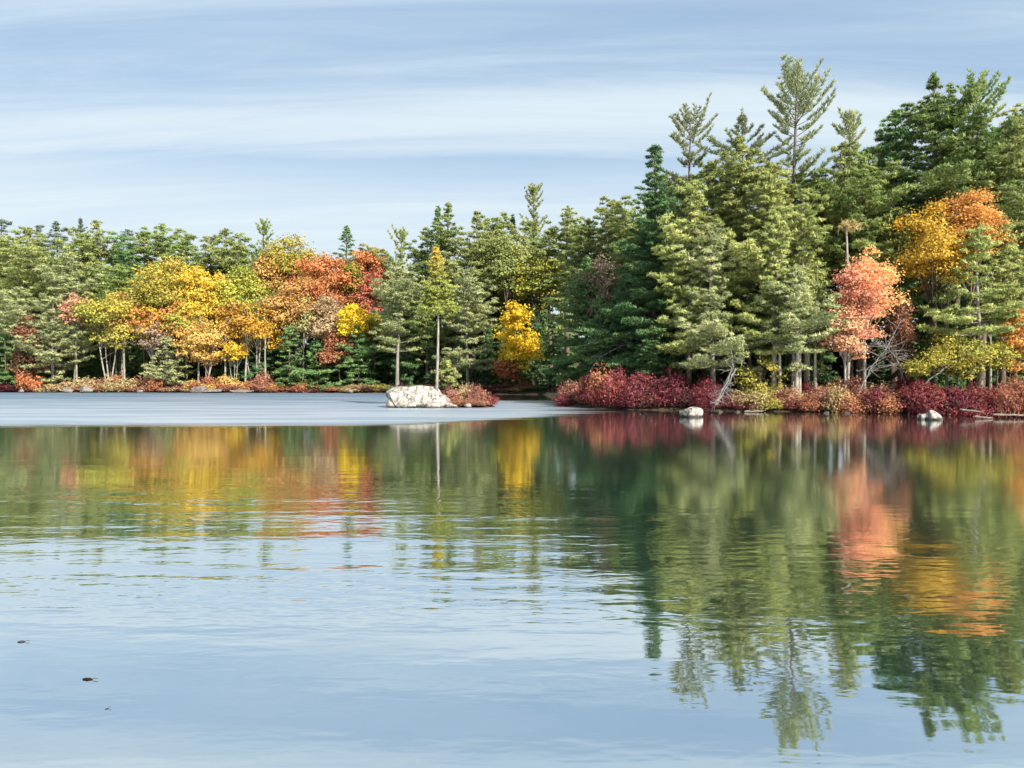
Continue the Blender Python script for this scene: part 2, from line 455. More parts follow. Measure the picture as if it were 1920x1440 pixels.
def make_conifer(rg, H, R, cb, style, far=1.0, lean=0.0, base_bulge=.42, tip=.06, grad=None, girth=1.0, dens=1.0, pw=None):
    s = dict(STYLE[style])
    s['pw'] = pw or s['pw']
    s['dens'] *= dens
    s['sp'] /= dens ** .5
    tr, wood, nd = MB(), MB(), MB()
    zs = np.linspace(0, 1, 12)
    ph = rg.uniform(0, 6.28, 2)
    bend = lambda k: np.stack([lean * k * H + .010 * H * np.sin(k * 4 + ph[0]), .010 * H * np.sin(k * 5 + ph[1]), k * H], -1)
    off0 = bend(np.zeros(1))[0]
    r0 = (s['tr'] * H + .04) * girth
    rad = r0 * (1 - zs) ** .85 + .02
    rad[0] *= 1.35
    tube(tr, bend(zs) - off0, rad, 8)
    z0, z1 = cb * H, H * (1 - .015)
    z = z0
    Ps, Ds, Ts, Ls = [], [], [], []
    side_bias = rg.uniform(0, 6.28)
    lay = rg.uniform(0, 6.28)
    while z < z1:
        t = (z - z0) / (z1 - z0)
        prof = ((1 - t) ** s['pw']) * (base_bulge + (1 - base_bulge) * min(1, t / .22 + .25))
        prof = max(prof, tip)
        prof *= 1 - .30 * s['irr'] + .65 * s['irr'] * math.sin(z * 1.15 + lay + 1.3 * math.sin(z * .4))
        nb = s['nb'] + int(rg.integers(-1, 2))
        a0 = rg.uniform(0, 6.28)
        for k in range(max(3, nb)):
            if rg.random() < s['gap']:
                continue
            az = a0 + 6.283 * k / nb + rg.normal() * .22
            L = R * prof * rg.uniform(.72, 1.2) * 1.25 * (1 + .22 * s['irr'] * math.cos(az - side_bias + z * .35))
            if rg.random() < .06:
                L *= 1.25
            if L < .12:
                L = .12
            e = math.radians(s['el'] + (s['eh'] - s['el']) * t ** 1.3 + rg.normal() * 7)
            up = s['up'] * rg.uniform(.6, 1.4)
            dh = np.array([math.cos(az), math.sin(az), 0.0])
            pr = np.array([-dh[1], dh[0], 0.0])
            base = (bend(np.array([min((z + rg.normal() * .12) / H, .995)])) - off0)[0]
            sw = rg.normal() * .10
            ax = lambda q: base + (dh * math.cos(e) * L) * q[:, None] + pr * (sw * L) * (q ** 2)[:, None] + np.array([0, 0, 1.0]) * (L * (math.sin(e) * q + up * q ** 2))[:, None]
            q = np.linspace(0, 1, 4)
            rb = min(r0 * (1 - z / H) * .45 + .008, .012 + .02 * L)
            tube(wood, ax(q), rb * (1 - .75 * q), 3)
            if s['fl']:
                # needle plumes: flattened puffs along the outer bough and on its side twigs
                na = max(1, int(round(L * 1.4 * s['dens'] / far ** .9)))
                sk = np.linspace(1.0, .30 if t > .3 else .42, na) + rg.normal(size=na) * .03
                ca = ax(sk)
                ra = (.17 + .07 * L * (1.15 - .6 * sk)) * rg.uniform(.8, 1.25, na)
                off = s['tl'] * L * (1.05 - .75 * sk)
                big = off > .22
                cc, rr2 = [ca], [ra]
                for sg in (-1, 1):
                    jt = rg.uniform(.7, 1.15, na)[:, None]
                    cs = ca + (pr * sg * .85 + dh * .35 + np.array([0, 0, .10 + .3 * up])) * off[:, None] * jt
                    cc.append(cs[big]); rr2.append(ra[big] * .9)
                    b2 = off > .8
                    if b2.any():
                        cc.append((ca + (cs - ca) * .5)[b2]); rr2.append(ra[b2] * .85)
                cc, rr2 = np.concatenate(cc), np.minimum(np.concatenate(rr2), .46) * far ** .6
                Ps.append(cc + rg.normal(size=cc.shape) * .06); Ds.append(rr2)
                Ts.append(np.clip(.5 + rg.normal() * .2 + rg.normal(size=len(cc)) * .16, 0, 1))
                continue
            nt = max(3, int(L * 5.2 * s['dens'] / far) + 1)
            sk = np.linspace(.30, 1, nt) + rg.normal(size=nt) * .02
            c = ax(sk)
            tang = unit(dh * math.cos(e) + np.array([0, 0, 1.0]) * (math.sin(e) + 2 * up * sk[:, None]))
            sg = np.where(np.arange(nt) % 2 == 0, 1.0, -1.0)[:, None]
            td = unit(tang * .62 + pr * sg * .8 + np.array([0, 0, 1.0]) * (.12 + .35 * up) + rg.normal(size=(nt, 3)) * .16)
            lt = s['tl'] * L * np.clip(1.0 - .8 * sk, .16, 1) * rg.uniform(.7, 1.2, nt) + .10
            mt = 2
            fr = (np.arange(mt) + rg.uniform(.55, 1.0)) / mt
            P = c[:, None] + td[:, None] * (lt[:, None] * fr[None])[..., None]
            P = np.concatenate([c, P.reshape(-1, 3)])
            D = np.concatenate([tang, np.repeat(td, mt, 0)]) + np.array([0, 0, .45])
            tv = np.clip(.5 + rg.normal() * .22 + rg.normal(size=len(P)) * .16, 0, 1)
            Ps.append(P + rg.normal(size=P.shape) * .03); Ds.append(D); Ts.append(tv)
        z += s['sp'] * rg.uniform(.7, 1.3) * (.55 + .45 * (1 - t)) * (far ** .35)
    P, T_ = np.concatenate(Ps), np.concatenate(Ts)
    if grad is not None:
        T_ = np.clip((P[:, 2] / H - grad[0]) / (grad[1] - grad[0]) + (T_ - .5) * .5, 0, 1)
    if s['fl']:
        tip_z = np.linspace(.955, .995, 4)
        P = np.concatenate([P, bend(tip_z) - off0])
        rr2 = np.concatenate([np.concatenate(Ds), np.array([.30, .25, .2, .14]) * far ** .6])
        T_ = np.concatenate([T_, np.full(4, T_.mean())])
        puffs(nd, rg, P, rr2, max(14, int(s['bl'] / far ** .6)), s['L'] * far ** .45, s['wd'] * far ** .55, s['fl'], T_)
    else:
        tp = bend(np.linspace(.95, 1.0, 6)) - off0
        tufts(nd, rg, np.concatenate([P, tp]), np.concatenate(Ds + [np.tile([[0, 0, 1.0]], (6, 1))]), s['L'] * far ** .5, s['wd'] * far ** .5,
              s['bl'], .8, np.concatenate([T_, np.full(6, .5)]))
    return tr, wood, nd


def make_broadleaf(rg, H, R, cb, far=1.0, grad=None, stems=1, size=.165, dens=.8, blobs=38, flat=.72, lean=0.0):
    tr, wood, lf = MB(), MB(), MB()
    zc, hh = (cb + 1) / 2 * H, (1 - cb) / 2 * H
    r0 = .010 * H + .04
    tops = []
    for k in range(stems):
        a = rg.uniform(0, 6.28)
        fan = 0 if stems == 1 else R * .45
        top = np.array([math.cos(a) * fan + lean * H, math.sin(a) * fan * .5, zc + hh * .35])
        b = np.array([math.cos(a) * .25, math.sin(a) * .2, 0]) * (stems > 1)
        q = np.linspace(0, 1, 9)[:, None]
        P = b + (top - b) * q + np.array([[.12, .08, 0]]) * np.sin(q * 5 + a) * H * .05 * q * (1 - q) * 4
        rr = (r0 if stems == 1 else r0 * .7) * (1 - .85 * q[:, 0])
        rr[0] *= 1.3
        tube(tr, P, rr, 7)
        tops.append(P)
    for i in range(blobs):
        d = unit(rg.normal(size=3))
        rr_ = rg.uniform(.35, .98)
        c = np.array([0, 0, zc]) + d * rr_ * np.array([R, R, hh])
        egg = 1.0 - .25 * (c[2] - zc) / hh
        c[:2] *= egg
        c[0] += lean * c[2]
        br = rg.uniform(.15, .34) * min(R, hh) * (1.25 if rr_ < .6 else 1) + .12
        P = tops[i % stems]
        j = int(rg.integers(4, 8))
        if P[j, 2] > c[2]:
            j = max(2, j - 3)
        q = np.linspace(0, 1, 4)[:, None]
        tube(wood, P[j] * (1 - q) + c * q + np.array([0, 0, .12]) * np.sin(q * 3.14) * br, r0 * .28 * (1 - .7 * q[:, 0]), 3)
        n = int(dens * 26 * (br / (size * far)) ** 2 * .5) + 12
        dv = unit(rg.normal(size=(n, 3)))
        dv[:, 2] = np.where(dv[:, 2] < -.3, dv[:, 2] * .5, dv[:, 2])
        rad = br * np.where(rg.random((n, 1)) < .22, rg.uniform(1.1, 1.75, (n, 1)), rg.uniform(.4, 1.18, (n, 1)) ** .7) * (1 + .22 * np.sin(dv[:, :1] * 7 + i) * np.cos(dv[:, 1:2] * 6))
        Pl = c + dv * rad * np.array([1.12, 1.12, flat])
        N = dv * .8 + np.array([0, 0, .5]) + rg.normal(size=(n, 3)) * .55
        base_t = rg.uniform(.1, .9)
        tv = base_t * .72 + rg.uniform(0, 1, n) * .28
        if grad is not None:
            g = grad[0] * Pl[:, 0] / R + grad[1] * (Pl[:, 2] - zc) / hh
            tv = np.clip(.5 + .62 * g + (tv - .5) * .5, 0, 1)
        leaves(lf, rg, Pl, N, size * far, tv)
    return tr, wood, lf


def make_shrub(rg, H, R, n=900, size=.12, stems=30, grad=.35):
    """a twiggy bush: arching stems, leaf sprays clustered along each stem, uneven top"""
    st, lf = MB(), MB()
    per = n // stems
    for k in range(stems):
        a = rg.uniform(0, 6.28)
        out_ = math.sqrt(rg.uniform(0, 1))
        tip = np.array([math.cos(a), math.sin(a), 0]) * R * out_
        zt = H * math.sqrt(max(.10, 1 - .8 * out_ ** 2)) * rg.uniform(.62, 1.15)
        q = np.linspace(0, 1, 5)
        b = tip * .3
        P = b + (tip - b) * (q ** 1.5)[:, None]
        P[:, 2] = zt * q
        P += rg.normal(size=P.shape) * .04
        tube(st, P, .016 * (1 - .7 * q) + .003, 3)
        u_ = rg.uniform(.12, 1.05, per) ** .8
        Q = np.stack([np.interp(u_, q, P[:, i]) for i in range(3)], -1)
        Q[:, 2] += np.maximum(0, u_ - 1) * zt
        spread = (.12 + .20 * R * np.sin(np.clip(u_, 0, 1) * 3.0) ** .8)[:, None]
        Q += rg.normal(size=(per, 3)) * spread * np.array([1, 1, .5])
        Q[:, 2] = np.maximum(Q[:, 2], .10)
        tv = np.clip(.42 + rg.normal() * .2 + rg.normal(size=per) * .15 + grad * (Q[:, 2] / H - .6), 0, 1)
        leaves(lf, rg, Q, (Q - np.array([0, 0, H * .35])) / np.array([R, R, H]) * .8 + np.array([0, 0, .3]) + rg.normal(size=(per, 3)) * .5, size, tv)
    return st, lf


def make_boulder(rg, sx, sy, sz, cuts=9, sub=4):
    import bmesh
    bm = bmesh.new()
    bmesh.ops.create_icosphere(bm, subdivisions=sub, radius=1)
    V = np.array([x.co[:] for x in bm.verts])
    F = np.array([[x.index for x in f.verts] for f in bm.faces])
    bm.free()
    for k in range(cuts):
        n = unit(rg.normal(size=3) * np.array([1, 1, .8]))
        h = rg.uniform(.50, .82)
        ex = np.maximum(V @ n - h, 0)
        V = V - n * (ex * .97)[:, None]
    V = V / np.abs(V).max(0)
    nz = np.zeros(len(V))
    for f, a in ((3, .06), (7, .03), (13, .016)):
        p = rg.uniform(0, 6.28, 3)
        nz += a * np.sin(V[:, 0] * f + p[0]) * np.sin(V[:, 1] * f + p[1] + V[:, 2]) * np.sin(V[:, 2] * f + p[2])
    V = V * (1 + nz)[:, None] * np.array([sx, sy, sz])
    mb = MB()
    mb.add(V, F)
    return mb


# ------------------------------------------------------------------ placing
LIB = []


def place_tree(name, cat, kind, px, top, Y, wpx, cbpx, mat, label, group=None, bark='bark', seed=None, dy=0.0, **kw):
    X, Zt = at(px, top, Y)
    zg = float(land_z(np.array([X]), np.array([Y]))[0]) - .05 if 'zg' not in kw else kw.pop('zg')
    H = Zt - zg
    R = wpx / F_PX * Y / 2
    cb = min(.85, max(.02, (at(px, cbpx, Y)[1] - zg) / H))
    rg = np.random.default_rng(seed if seed is not None else int(px * 7 + top * 13))
    far = kw.pop('far', max(.85, Y / 62))
    if kind == 'broad':
        tr, wd, cr = make_broadleaf(rg, H, R, cb, far=far, **kw)
    else:
        tr, wd, cr = make_conifer(rg, H, R, cb, kind, far=far, **kw)
    root = tag(empty(name, (X, Y, zg)), label, cat, group)
    t = tr.build('trunk', M[bark], root, smooth=True)
    wd.build('limbs', M[bark], t)['kind'] = 'stuff'
    cr.build('crown', M[mat], root)
    LIB.append((root, kind, H, R))
    return root

PT, MT, HT, ST = ('pine_tree', 'pine tree'), ('maple_tree', 'maple tree'), ('hemlock_tree', 'hemlock tree'), ('spruce_tree', 'spruce tree')
FAR = 'trees along the far shore'
HEAD = 'trees on the near headland'


def T(nm, kind, px, top, Y, w, cb, mat, label, group, bark='bark', **kw):
    return place_tree(nm[0], nm[1], kind, px, top, Y, w, cb, mat, label, group, bark, **kw)


# ---- far shore, skyline row
T(PT, 'pine', 4, 412, 168, 60, 520, 'blue', 'bluish distant pine peeking over the canopy at the frame edge', FAR)
T(PT, 'pine', 75, 424, 165, 60, 520, 'blue', 'low bluish distant pine between two taller distant tops', FAR)
T(PT, 'pine', 103, 415, 170, 52, 520, 'blue', 'rounded bluish distant pine top, thickest of the far skyline', FAR)
T(PT, 'sparse', 147, 411, 172, 34, 520, 'blue', 'thin bluish distant pine spire beside a broad olive cone', FAR)
T(PT, 'pine', 248, 432, 160, 40, 520, 'blue', 'small bluish pine tip above the green canopy', FAR)
T(PT, 'pine', 185, 416, 128, 118, 640, 'olive', 'broad conical olive pine rising above the far canopy', FAR)
T(PT, 'pine', 310, 420, 130, 92, 560, 'green', 'green pine with starry pointed top behind the golden maples', FAR)
T(PT, 'pine', 278, 436, 132, 78, 560, 'green', 'green pine just below a starry pointed neighbour', FAR)
T(PT, 'pine', 352, 446, 134, 70, 560, 'green', 'low round green pine in a dip of the skyline', FAR)
T(PT, 'pine', 428, 430, 128, 92, 560, 'green', 'dark green pine with double tip beside yellow crown', FAR)
T(PT, 'pine', 402, 445, 132, 66, 560, 'olive', 'olive pine crowding against a double tipped pine', FAR)
T(PT, 'sparse', 493, 418, 126, 76, 540, 'green', 'spreading open pine top alone above the yellow canopy', FAR)
T(PT, 'spruce', 648, 424, 128, 66, 540, 'dark', 'dark pointed conifer alone above the red maples', FAR)
T(PT, 'pine', 228, 446, 126, 84, 620, 'dark', 'blue green pine in the hollow beside the olive cone', FAR)
# ---- far shore, front rows
T(PT, 'pine', 52, 432, 118, 170, 640, 'olive', 'wide yellowish olive pine filling the far corner of the shore', FAR)
T(PT, 'pine', 0, 446, 120, 120, 660, 'olive', 'olive pine cut by the frame edge', FAR)
T(PT, 'pine', 32, 540, 110, 100, 655, 'grey', 'grey green pine with long bare grey trunk by the frame edge', FAR, 'bark_grey')
T(PT, 'pine', 122, 480, 113, 130, 690, 'grey', 'grey green pine next to the small salmon maple', FAR)
T(PT, 'pine', 100, 560, 108, 96, 715, 'grey', 'shaggy pale green pine reaching down to the shrubs', FAR, 'bark_grey')
T(MT, 'broad', 58, 588, 108.5, 62, 715, 'redbrown', 'reddish brown small tree among grey green pines', FAR)
T(HT, 'hemlock', 8, 628, 108.5, 76, 728, 'dark', 'dark green bushy evergreen low at the frame edge', FAR)
T(PT, 'pine', 225, 500, 117, 110, 640, 'green', 'green pine standing behind the leaning pale stems', FAR)
T(MT, 'broad', 143, 548, 109, 52, 618, 'salmon', 'small salmon crown tucked between green pine and yellow maple', FAR, 'bark_grey')
T(MT, 'broad', 205, 548, 109, 125, 652, 'ygreen', 'yellow maple on a clump of leaning pale stems', FAR, 'bark_pale', stems=4, grad=(.5, -.1))
T(MT, 'broad', 270, 572, 111, 84, 625, 'orange', 'flat orange crown above the darkest gap in the woods', FAR)
T(MT, 'broad', 318, 484, 114, 132, 640, 'yolive', 'large yellow olive maple with orange topmost boughs', FAR, 'bark_grey', grad=(.1, .7))
T(MT, 'broad', 390, 488, 113.5, 96, 640, 'gold', 'golden yellow maple beside the large olive one', FAR, 'bark_grey')
T(MT, 'broad', 350, 566, 110, 80, 660, 'yolive', 'low greenish yellow maple above the young pine', FAR, 'bark_grey')
T(MT, 'broad', 286, 606, 108.5, 56, 660, 'mauve', 'thin greyish mauve nearly leafless tree over pale stem', FAR, 'bark_pale', dens=.6)
T(PT, 'young', 312, 636, 106.8, 72, 722, 'grey', 'pale green young pine standing in the shore shrubs', FAR)
T(MT, 'broad', 384, 598, 108, 100, 690, 'apricot', 'amber low maple over thin pale trunks', FAR, 'bark_pale', stems=3)
T(MT, 'broad', 448, 495, 114.5, 116, 620, 'ygreen', 'lime and yellow maple beneath the spreading pine top', FAR, 'bark_grey', grad=(-.3, -.3))
T(MT, 'broad', 476, 552, 109.5, 128, 656, 'rustyellow', 'rust crowned maple with a bright yellow lower fringe', FAR, 'bark_pale', grad=(0, -.9), stems=3)
T(MT, 'broad', 503, 464, 120, 76, 560, 'apricot', 'dull orange maple top just under the skyline', FAR)
T(MT, 'broad', 560, 443, 122, 128, 560, 'yolive', 'rounded yellow olive maple forming the skyline dome', FAR, grad=(.4, .3))
T(MT, 'broad', 612, 470, 117, 134, 590, 'redorange', 'largest red orange maple of the far shore', FAR)
T(MT, 'broad', 690, 463, 121, 76, 540, 'redorange', 'smaller red maple behind the sparse conifer', FAR)
T(MT, 'broad', 697, 508, 115, 58, 620, 'crimson', 'narrow crimson maple squeezed against grey green pine', FAR)
T(MT, 'broad', 660, 496, 117.5, 50, 560, 'yolive', 'small olive green crown between two red maples', FAR)
T(MT, 'broad', 556, 512, 112, 110, 650, 'apricot', 'wide apricot maple spilling below the red orange one', FAR, 'bark_grey')
T(MT, 'broad', 610, 560, 110, 104, 648, 'tan', 'tan and rusty layered maple above the dark hollow', FAR, 'bark_grey')
T(MT, 'broad', 660, 556, 107, 56, 640, 'yellow', 'small vivid yellow maple beside the crimson one', FAR)
T(MT, 'broad', 636, 622, 107.5, 64, 690, 'rust', 'brownish orange sapling below the small vivid yellow maple', FAR)
T(HT, 'hemlock', 545, 612, 107.5, 70, 722, 'dark', 'dark young hemlock where the pale trunks end', FAR)
T(HT, 'hemlock', 594, 640, 107.5, 80, 722, 'dark', 'dark green bushy hemlock with lighter tiers under the tan maple', FAR)
T(HT, 'hemlock', 672, 612, 106, 88, 722, 'dark', 'dark hemlock under the small vivid yellow maple', FAR)
T(MT, 'broad', 440, 640, 108.5, 60, 678, 'gold', 'low yellow tuft of leaves around slim pale trunks', FAR, 'bark_pale', stems=4)
for px, b, lab in ((139, 'bark_grey', 'dim grey trunk deep in shade beyond the leaning stems'), (233, 'bark_pale', 'straight pale trunk before the darkest gap in the woods'),
                   (283, 'bark_pale', 'pale slim trunk beside the young pine'), (372, 'bark_pale', 'slim pale trunk beneath the amber maple'),
                   (422, 'bark_pale', 'leaning pale trunk between amber and rust maples'), (460, 'bark_pale', 'thick pale trunk beneath the yellow fringe'),
                   (483, 'bark_grey', 'thin grey trunk in the row under the rust crown'), (497, 'bark_pale', 'brightest pale trunk at the end of the row'),
                   (567, 'bark_grey', 'faint grey trunk in the hollow among dark hemlocks')):
    T(('slender_tree', 'tree'), 'broad', px, 560, 108.2 + (px % 5) * .3, 44, 640, 'gold' if b == 'bark_pale' else 'olive', lab, 'slender trunks along the far shore', b, dens=.5, blobs=9, lean=.03 * math.sin(px))

# ---- middle of the far shore, behind the islet
T(PT, 'sparse', 757, 440, 116, 110, 560, 'olive', 'open pine with short level tiers beside the red maples', FAR, seed=10759)
T(PT, 'pine', 745, 505, 103.4, 140, 660, 'grey', 'grey green pine with visible trunk behind the white boulders', FAR, 'bark_grey')
T(PT, 'spruce', 816, 386, 113, 66, 600, 'dark', 'bluish twin of the paired tall pointed conifers', FAR)
T(PT, 'pine', 846, 383, 112.5, 92, 600, 'green', 'greener and fuller of the paired tall pointed conifers', FAR)
T(PT, 'pine', 888, 398, 114, 86, 600, 'olive', 'brown tinged pine beside the paired conifers', FAR)
T(PT, 'spruce', 956, 404, 122, 46, 560, 'spruce', 'small dark spruce tip next to the tall spreading pine', FAR)
T(PT, 'sparse', 993, 351, 117, 112, 560, 'olive', 'tallest pine of the far shore with upswept limbs', FAR)
T(PT, 'pine', 993, 425, 118, 110, 600, 'olive', 'fuller olive pine below the tallest upswept pine', FAR)
T(PT, 'pine', 912, 440, 110, 140, 620, 'olive', 'dense olive pine over the middle of the cove', FAR)
T(PT, 'pine', 855, 455, 109, 120, 640, 'grey', 'grey green pine behind the tall bare trunk', FAR)
T(PT, 'pine', 878, 512, 101, 120, 690, 'grey', 'tiered grey green pine whose trunk stands behind the islet shrubs', FAR, 'bark_grey')
T(PT, 'pine', 800, 540, 106, 90, 680, 'green', 'shadowed green pine between the two front trunks', FAR)
T(MT, 'broad', 1010, 448, 109, 112, 580, 'ygreen', 'broad yellow green maple above the vivid yellow one', FAR)
T(MT, 'broad', 950, 436, 108, 96, 540, 'olive', 'pale domed olive crown beneath the spruce tip', FAR)
T(MT, 'broad', 978, 536, 98.6, 74, 735, 'yellow', 'vivid yellow tall maple beside the cove', FAR, 'bark', dens=1.15, blobs=46, lean=-.05)
T(MT, 'broad', 951, 668, 98.0, 48, 715, 'redorange', 'red orange low maple at the foot of the vivid yellow one', FAR)
T(PT, 'pine', 1066, 388, 106, 96, 560, 'olive', 'olive pine with a ragged brownish top near the headland', FAR)
T(PT, 'pine', 1034, 430, 108, 66, 560, 'green', 'low green pine between ragged and upswept neighbours', FAR)

# ---- near headland, tall skyline trees
T(PT, 'pine', 1150, 380, 80, 150, 640, 'olive', 'rounded olive pine at the start of the headland', HEAD)
T(PT, 'pine', 1110, 410, 82, 110, 640, 'green', 'green pine beside the rounded olive one', HEAD)
T(HT, 'hemlock', 1096, 480, 71, 124, 700, 'dark', 'dark shaded hemlock over the mouth of the cove', HEAD)
T(HT, 'hemlock', 1040, 590, 98.5, 76, 730, 'spruce', 'lowest dark hemlock at the edge of the cove', HEAD)
T(MT, 'broad', 1128, 462, 70, 70, 600, 'mauve', 'brownish thin crown tangled in the dark hemlocks', HEAD, dens=.2)
T(HT, 'hemlock', 1130, 560, 66, 130, 700, 'dark', 'dark hemlock with dead pale twigs under the brownish crown', HEAD)
T(ST, 'spruce', 1222, 272, 62, 200, 690, 'spruce', 'tall dark spruce with a narrow pointed tip', HEAD, tip=.10)
T(PT, 'sparse', 1283, 228, 66, 165, 350, 'bald', 'thin needled pine with round fan shaped top', HEAD, seed=1001, tip=.25)
T(PT, 'pine', 1283, 335, 67, 150, 560, 'olive', 'full olive pine below the fan shaped top', HEAD)
T(PT, 'sparse', 1398, 210, 64, 116, 330, 'bald', 'pine with a fringe of upright candles on top', HEAD)
T(PT, 'pine', 1392, 262, 62.5, 150, 520, 'olive', 'dense olive pine under the upright candles', HEAD)
T(PT, 'sparse', 1485, 122, 62, 150, 370, 'bald', 'tallest pine of all with open feathery crown', HEAD, seed=11825, tip=.09)
T(PT, 'sparse', 1592, 226, 63, 128, 360, 'grey', 'pine with wispy upswept top beside the tallest', HEAD, seed=13692)
T(PT, 'pine', 1590, 268, 60, 140, 520, 'olive', 'dense olive pine below the wispy top', HEAD)
T(PT, 'pine', 1742, 136, 61, 220, 420, 'deep', 'massive round shouldered dark pine', HEAD, pw=.74, seed=77)
T(PT, 'pine', 1676, 215, 62.5, 110, 460, 'dark', 'dark pine leaning out of the massive round shouldered one', HEAD)
T(PT, 'sparse', 1822, 160, 60, 150, 360, 'green', 'pine with tall upright spires near the frame edge', HEAD, seed=14418)
T(PT, 'pine', 1836, 215, 59, 190, 500, 'deep', 'layered green pine beneath the upright spires', HEAD, pw=.66)
T(PT, 'pine', 1905, 205, 58, 170, 560, 'olive', 'olive layered pine cut by the frame edge', HEAD)
T(PT, 'pine', 1880, 430, 54, 130, 600, 'bright', 'yellowish pine between gold maple and the frame edge', HEAD)
# fuller round-topped pines knitting the headland canopy together
for px, top, Y, w_, cb, mt, lab in (
        (1338, 318, 64, 150, 600, 'olive', 'round topped olive pine between the fan shaped top and the upright candles'),
        (1450, 318, 63, 150, 600, 'olive', 'round topped olive pine under the tallest feathery crown'),
        (1538, 322, 61, 140, 600, 'green', 'round topped green pine between the tallest pine and the wispy top'),
        (1650, 300, 64, 140, 600, 'green', 'round topped green pine before the dark leaning one'),
        (1785, 245, 64, 140, 500, 'dark', 'round topped dark pine between massive pine and upright spires'),
        (1872, 250, 64, 140, 500, 'dark', 'round topped dark pine behind the layered pine at the frame edge'),
        (1180, 392, 78, 130, 640, 'olive', 'round topped olive pine touching the dark spruce'),
        (1095, 428, 84, 120, 640, 'olive', 'lower round topped olive pine by the mouth of the cove'),
        (1250, 345, 68, 110, 640, 'green', 'green pine tucked behind the dark spruce')):
    T(PT, 'pine', px, top, Y, w_, cb, mt, lab, HEAD, pw=.36)
for px, top, Y, w_, mt, lab in ((340, 452, 124, 100, 'green', 'round topped green pine above the large yellow olive maple'), (455, 452, 123, 90, 'olive', 'round topped olive pine below the spreading open top'),
                                (150, 446, 124, 100, 'olive', 'round topped olive pine beside the broad conical one'), (700, 470, 124, 90, 'olive', 'round topped olive pine behind the smaller red maple'),
                                (800, 440, 116, 100, 'green', 'round topped green pine between sparse and paired conifers'), (935, 420, 116, 110, 'olive', 'round topped olive pine before the spruce tip')):
    T(PT, 'pine', px, top, Y, w_, 620, mt, lab, FAR, pw=.36)
# ---- near headland, front trees
T(PT, 'pine', 1292, 345, 57.5, 150, 660, 'bright', 'sunlit yellow green pine next to the dark spruce', HEAD)
T(PT, 'pine', 1338, 430, 56, 160, 690, 'grey', 'pale green overhanging pine above the grey snag', HEAD, 'bark_grey', base_bulge=.7)
T(PT, 'pine', 1425, 325, 58, 170, 600, 'bright', 'sunlit yellowish pine in the middle of the headland', HEAD)
T(PT, 'pine', 1452, 400, 54.5, 130, 660, 'bright', 'soft olive pine over the row of thin trunks', HEAD, 'bark_pale')
T(PT, 'pine', 1512, 355, 55.5, 130, 660, 'bright', 'broad yellow olive pine beside the salmon maple', HEAD, 'bark_pale')
T(PT, 'pine', 1492, 500, 53.5, 120, 690, 'grey', 'lower olive pine with pale trunk over coral shrubs', HEAD, 'bark_pale')
T(PT, 'pine', 1405, 520, 57.5, 80, 640, 'dark', 'dark pine in the shadowy gap of the headland', HEAD)
T(PT, 'pine', 1610, 300, 57.5, 150, 500, 'green', 'green pine above the tan clump on its pole', HEAD)
T(PT, 'pine', 1690, 400, 60, 90, 600, 'dark', 'dark pine in the gap beside the gold maple', HEAD)
T(MT, 'broad', 1620, 458, 53, 112, 655, 'salmonorange', 'salmon pink maple turning orange on one side', HEAD, 'bark_pale', grad=(.7, .35), dens=.62, blobs=44)
T(MT, 'broad', 1585, 560, 52.5, 70, 690, 'salmon', 'lower drooping pink boughs of a young maple', HEAD, 'bark_pale')
T(MT, 'broad', 1748, 380, 54.5, 140, 570, 'gold', 'golden yellow maple below the massive pine', HEAD)
T(MT, 'broad', 1818, 362, 54.2, 110, 480, 'orange', 'orange maple above the light green tree', HEAD)
T(MT, 'broad', 1690, 540, 53.5, 50, 700, 'redbrown', 'narrow red brown tree between salmon and gold', HEAD)
T(PT, 'pine', 1835, 436, 51.8, 168, 625, 'bright', 'light green bushy pine on a thick pale trunk', HEAD, 'bark_pale', base_bulge=.6)
T(MT, 'broad', 1795, 625, 51, 130, 710, 'ygreen', 'lime yellow low maple at the pale trunk', HEAD, dens=.55)
T(MT, 'broad', 1905, 580, 51, 70, 700, 'orange', 'orange young maple at the frame edge', HEAD)
T(MT, 'broad', 1870, 640, 50.5, 60, 700, 'yolive', 'small olive gold bush maple near the frame edge', HEAD, dens=.5, blobs=18)
T(MT, 'broad', 1425, 668, 53.6, 84, 735, 'yolive', 'yellow olive low maple behind the straw shrubs', HEAD, dens=.35, blobs=18)
T(MT, 'broad', 1720, 668, 50.6, 50, 720, 'yolive', 'yellow sapling rising behind burgundy shrubs', HEAD, dens=.5, blobs=18)
for px, lab in ((1462, 'thin pale trunk first in the row above coral shrubs'), (1487, 'paired pale trunk in the row above coral shrubs'),
                (1500, 'second of the paired pale trunks above coral shrubs'), (1529, 'stoutest pale trunk in the row above coral shrubs'),
                (1856, 'slim grey trunk beside the thick pale trunk'), (1776, 'slim grey trunk behind the lime maple')):
    T(('slender_tree', 'tree'), 'broad', px, 480, 53.6 + (px % 4) * .25, 60, 640, 'olive', lab, 'slender trunks on the headland', 'bark_pale', dens=.6, blobs=9)

